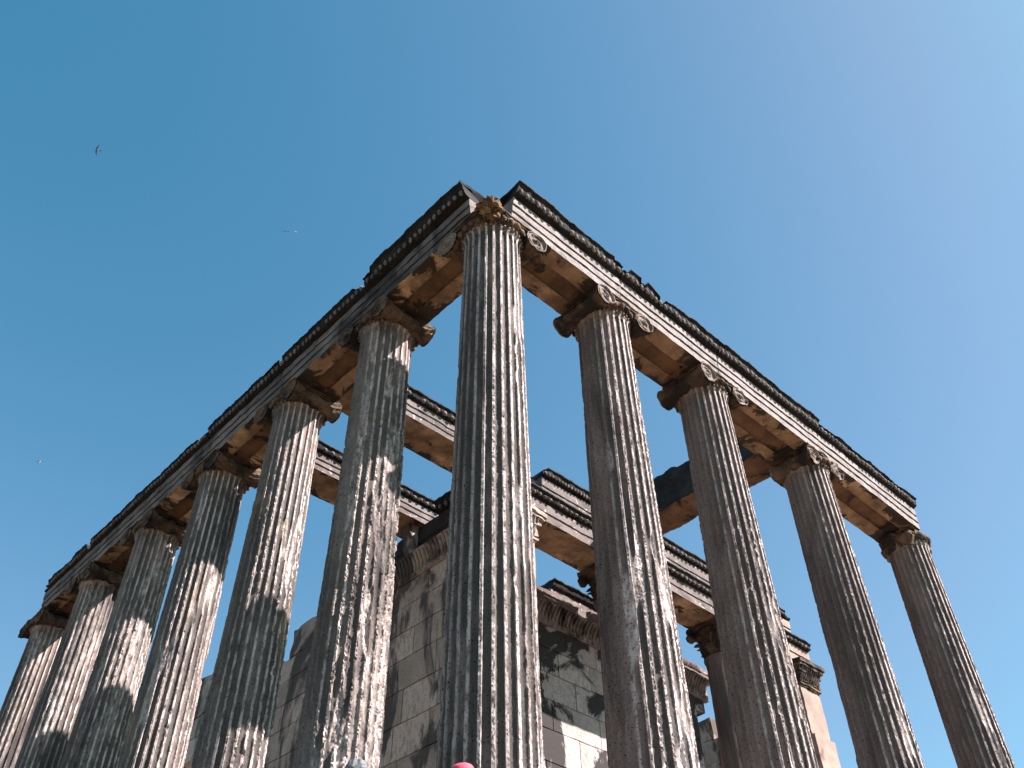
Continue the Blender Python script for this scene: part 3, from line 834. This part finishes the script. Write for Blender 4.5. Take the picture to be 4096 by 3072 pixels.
def person(loc, yaw, label, cap, hair_c, shirt_c, trouser_c):
    r = thing('person', loc, label, 'person', 'visitors standing below the corner column')
    r.rotation_euler = (0, 0, yaw)
    skin = plain('skin_tone', (.45, .28, .2), .6)
    J = [((0, 0, .95), (.15, .11)), ((0, 0, 1.15), (.14, .10)), ((0, 0, 1.34), (.16, .11)), ((0, .01, 1.43), (.075, .07)), ((0, .015, 1.50), .052),
         ((0, .03, 1.56), (.068, .085)), ((0, .03, 1.63), (.074, .092)), ((0, .02, 1.685), (.045, .055))]
    Ed = [(k, k + 1) for k in range(7)]
    for s in (-1, 1):
        b = len(J)
        J += [((s * .17, 0, 1.38), .055), ((s * .23, .01, 1.12), .042), ((s * .25, .06, .89), .03), ((s * .25, .075, .83), (.02, .035))]
        Ed += [(2, b), (b, b + 1), (b + 1, b + 2), (b + 2, b + 3)]
        for q in range(4):
            f = len(J); y = .045 + .02 * q
            J += [((s * .25, y, .78), .0095), ((s * .247, y + .005, .735 - (.012 if q in (1, 2) else 0)), .008)]
            Ed += [(b + 3, f), (f, f + 1)]
        f = len(J); J += [((s * .243, .115, .815), .011), ((s * .238, .125, .775), .009)]; Ed += [(b + 3, f), (f, f + 1)]
        b = len(J)
        J += [((s * .09, 0, .88), .085), ((s * .10, .01, .48), .06), ((s * .10, -.01, .09), .04), ((s * .105, .12, .04), (.035, .045))]
        Ed += [(0, b), (b, b + 1), (b + 1, b + 2), (b + 2, b + 3)]
    body = skin_body('body', J, Ed, skin, r)
    skin_body('shirt', [((0, 0, .92), (.165, .125)), ((0, 0, 1.15), (.155, .115)), ((0, 0, 1.35), (.175, .125)), ((0, .005, 1.43), (.09, .085)),
                        ((-.18, 0, 1.39), .07), ((-.225, .01, 1.17), .058), ((.18, 0, 1.39), .07), ((.225, .01, 1.17), .058)],
              [(0, 1), (1, 2), (2, 3), (2, 4), (4, 5), (2, 6), (6, 7)], plain('shirt_cloth', shirt_c, .9), r)
    skin_body('trousers', [((0, 0, .95), (.165, .125)), ((-.09, 0, .86), .1), ((-.10, .01, .48), .075), ((-.10, -.01, .10), .062), ((.09, 0, .86), .1), ((.10, .01, .48), .075), ((.10, -.01, .10), .062)],
              [(0, 1), (1, 2), (2, 3), (0, 4), (4, 5), (5, 6)], plain('trouser_cloth', trouser_c, .9), r)
    W = np.array([0, 0, 0])
    def local(mb, name, mat, disp=None, seed=0):
        V = np.concatenate(mb.v)
        for amp, fr in (disp or []): V = V + amp * vnoise(V * fr, seed, 2)
        me = bpy.data.meshes.new(name); me.from_pydata(V.tolist(), [], mb.f); me.materials.append(mat)
        me.polygons.foreach_set('use_smooth', [True] * len(me.polygons)); return link(bpy.data.objects.new(name, me), r)
    for nm, c0, rr in (('eye', (-.033, .117, 1.61), (.011, .008, .008)), ('eye', (.033, .117, 1.61), (.011, .008, .008)), ('ear', (-.082, .02, 1.60), (.012, .025, .034)),
                       ('ear', (.082, .02, 1.60), (.012, .025, .034)), ('nose', (0, .13, 1.585), (.013, .02, .022)), ('mouth', (0, .115, 1.545), (.024, .01, .007))):
        fc = MB(); fc.ell(c0, rr, 10, 7); local(fc, nm, plain('eye_white', (.5, .48, .45), .4) if nm == 'eye' else skin)
    hr = MB(); hr.ell((0, .0, 1.635), (.096, .112, .098), 64, 40)
    if cap: hr.ell((.075, -.085, 1.57), (.05, .055, .10), 16, 12)
    h = local(hr, 'hair', plain('hair_strands', hair_c, .7), [(.008, 16), (.007, 50)], 5)
    if cap:
        cp = MB(); th = np.linspace(0, 2 * PI, 32, endpoint=False)
        pr = [(.108, 1.645), (.110, 1.675), (.104, 1.71), (.085, 1.738), (.05, 1.753), (.012, 1.757), (.006, 1.764), (.0005, 1.765)]
        P = np.stack([np.outer(np.cos(th), [p[0] for p in pr]) * .93, np.outer(np.sin(th), [p[0] for p in pr]) * 1.08 + .005, np.tile([p[1] for p in pr], (32, 1))], -1)
        cp.grid(P, closed_u=True)
        a = np.linspace(.35, PI - .35, 16); rr = np.linspace(0, 1, 5)
        A, Rr = np.meshgrid(a, rr, indexing='ij')
        for dz in (0, .006):
            P = np.stack([np.cos(A) * (.098 + 0 * Rr), np.sin(A) * (.105 + .085 * Rr * np.sin(A)), 1.655 + dz - .022 * Rr - .01 * np.cos(A) ** 2], -1)
            cp.grid(P, flip=dz == 0)
        local(cp, 'cap', plain('cap_cloth', (.62, .07, .11), .85))
    return r
person((-1.0, -.775, -1.06), PI * .9, 'person in a pink-red cap at the bottom edge, in front of the corner column', True, (.02, .016, .014), (.25, .3, .4), (.05, .06, .09))
person((-1.72, -.36, -1.06), -.6, 'person with light grey hair at the bottom edge, left of the red cap', False, (.11, .11, .115), (.4, .38, .33), (.08, .08, .09))

# ------------------------------------------------------------------ birds
CAM = Vector((-5.8649, -6.4861, -2.3202))
yaw, pitch, roll = .805325, .767817, -.017246
fw = Vector((math.cos(pitch) * math.cos(yaw), math.cos(pitch) * math.sin(yaw), math.sin(pitch)))
rt = Vector((math.sin(yaw), -math.cos(yaw), 0)); up = rt.cross(fw)
R2 = math.cos(roll) * rt + math.sin(roll) * up; U2 = -math.sin(roll) * rt + math.cos(roll) * up

dark_f = plain('dark_plumage', (.03, .035, .045), .5); white_f = plain('white_plumage', (.26, .24, .235), .7)
def bird(loc, head, wing, span, fold, label):
    """one continuous body: torso, swept wings, forked tail"""
    H = Vector(head).normalized(); Wd = Vector(wing); Wd = (Wd - H * Wd.dot(H)).normalized(); N = H.cross(Wd)
    mb = MB(); s = span / 2
    t = np.linspace(0, 1, 14)
    ax = .46 * s * (1 - 2 * t); rad = s * .085 * np.sin(PI * np.clip(.08 + .86 * t, 0, 1)) ** .7
    th = np.linspace(0, 2 * PI, 12, endpoint=False)
    P = np.stack([np.tile(ax, (12, 1)), np.outer(np.cos(th), rad), np.outer(np.sin(th), rad)], -1)
    mb.grid(P, closed_u=True, mi=0); mi0 = len(mb.f)
    for sd in (-1, 1):
        w = np.linspace(0, 1, 9)
        lead = .20 * s + .10 * s * w - .62 * s * w ** 2.2; ch = s * (.26 * (1 - w) ** .7 + .015)
        zz = fold * s * (w ** 1.3)
        for dz in (.006 * s, -.006 * s):
            P = np.stack([np.stack([lead, sd * s * (.06 + .94 * w), zz + dz], -1), np.stack([lead - ch * .5, sd * s * (.06 + .94 * w), zz + 2.2 * dz], -1), np.stack([lead - ch, sd * s * (.06 + .94 * w), zz + dz], -1)], 1)
            mb.grid(P, mi=1)
        for dz in (.004 * s, -.004 * s):
            P = np.array([[[-.38 * s, 0, dz], [-.38 * s, sd * .07 * s, dz]], [[-.58 * s, sd * .03 * s, dz], [-.58 * s, sd * .10 * s, dz]], [[-.78 * s, sd * .13 * s, dz], [-.78 * s, sd * .145 * s, dz]]])
            mb.grid(P, mi=1)
    mats = [white_f, dark_f]
    V = np.concatenate(mb.v)
    Mx = np.array([H, Wd, N]).T
    V = V @ Mx.T
    me = bpy.data.meshes.new('bird'); me.from_pydata(V.tolist(), [], mb.f)
    for m in mats: me.materials.append(m)
    me.polygons.foreach_set('material_index', mb.m); me.polygons.foreach_set('use_smooth', [True] * len(me.polygons))
    o = link(bpy.data.objects.new('bird', me)); o.location = loc
    tag(o, label, 'bird', 'small birds in the sky'); return o
def at(px, py, d):
    F = 3753.88
    return CAM + (fw + R2 * ((px - 2048) / F) - U2 * ((py - 1536) / F)) * d
BD = [((388, 600), 24, -R2 * .95 + U2 * .25, U2 * .85 + R2 * .35 , .30, .0, 'white-bellied bird with spread dark wings in the upper left sky'),
      ((160, 1848), 33, R2 * .1 + U2 * .5 + fw * .8, R2 + U2 * .15, .30, -.25, 'bird gliding with drooped wings beside the left edge, level with the left beam'),
      ((1145, 926), 34, fw * .85 - U2 * .3, R2 - U2 * .15, .30, .05, 'left bird of the close pair above the shaded beam'),
      ((1182, 927), 36, fw * .8 + R2 * .5, R2 - U2 * .3, .28, .15, 'right bird of the close pair above the shaded beam'),
      ((277, 1274), 55, -U2 * .4 + fw, U2 + R2 * .15, .26, .0, 'faint speck of a bird seen edge-on in the left sky below the white-bellied bird'),
      ((3596, 1681), 55, fw + R2 * .2, R2 * .75 + U2 * .6, .26, .0, 'lone tiny bird in the pale sky right of the sunlit architrave')]
for (p, d, h, w, sp, fo, lb) in BD:
    bird(at(*p, d), h, w, sp, fo, lb)

# ------------------------------------------------------------------ light, sky, camera
saz, sel = math.radians(-55.7), math.radians(44.8)
sd = Vector((math.cos(saz) * math.cos(sel), math.sin(saz) * math.cos(sel), math.sin(sel)))
sun = bpy.data.lights.new('sun', 'SUN'); sun.energy = 5.0; sun.angle = math.radians(.53); sun.color = (1, .93, .90)
so = link(bpy.data.objects.new('sun', sun)); so.rotation_euler = sd.to_track_quat('Z', 'Y').to_euler(); so.location = (10, -20, 30)

w = bpy.data.worlds.new('World'); SC.world = w; w.use_nodes = True
nt = w.node_tree; bg = nt.nodes['Background']
sk = nt.nodes.new('ShaderNodeTexSky'); sk.sky_type = 'NISHITA'; sk.sun_disc = False
sk.sun_elevation = sel; sk.sun_rotation = PI / 2 - saz
sk.air_density = 1.0; sk.dust_density = 2.0; sk.ozone_density = 4.0; sk.altitude = 1000
sp = nt.nodes.new('ShaderNodeSeparateColor'); cb = nt.nodes.new('ShaderNodeCombineColor')
nt.links.new(sk.outputs[0], sp.inputs[0])
for k, (g, a, g2, a2) in enumerate(((1.6, -.59, .50, .70), (1.20, 0.0, 1.0, .52), (1.06, 0.0, .9, .4))):      # photographic grading of the sky's blue
    q = nd(nt, 'ShaderNodeMath', operation='MULTIPLY_ADD', i={1: g, 2: a}); m1 = nd(nt, 'ShaderNodeMath', operation='MAXIMUM', i={1: .12})
    mn = nd(nt, 'ShaderNodeMath', operation='MINIMUM'); mk = nd(nt, 'ShaderNodeMath', operation='MULTIPLY_ADD', i={1: g2, 2: a2})
    nt.links.new(sp.outputs[k], q.inputs[0]); nt.links.new(q.outputs[0], m1.inputs[0]); nt.links.new(sp.outputs[k], mk.inputs[0])
    nt.links.new(m1.outputs[0], mn.inputs[0]); nt.links.new(mk.outputs[0], mn.inputs[1]); nt.links.new(mn.outputs[0], cb.inputs[k])
nt.links.new(cb.outputs[0], bg.inputs[0]); bg.inputs[1].default_value = .066

cam = bpy.data.cameras.new('camera'); cam.sensor_width = 36; cam.lens = 32.993; cam.clip_end = 6000
co = link(bpy.data.objects.new('camera', cam))
mw = Matrix((R2, U2, -fw)).transposed().to_4x4(); mw.translation = CAM
co.matrix_world = mw; SC.camera = co
SC.view_settings.view_transform = 'Standard'; SC.view_settings.look = 'None'
SC.view_settings.exposure = 1.73; SC.view_settings.gamma = 1
SC.cycles.max_bounces = 6; SC.cycles.diffuse_bounces = 4
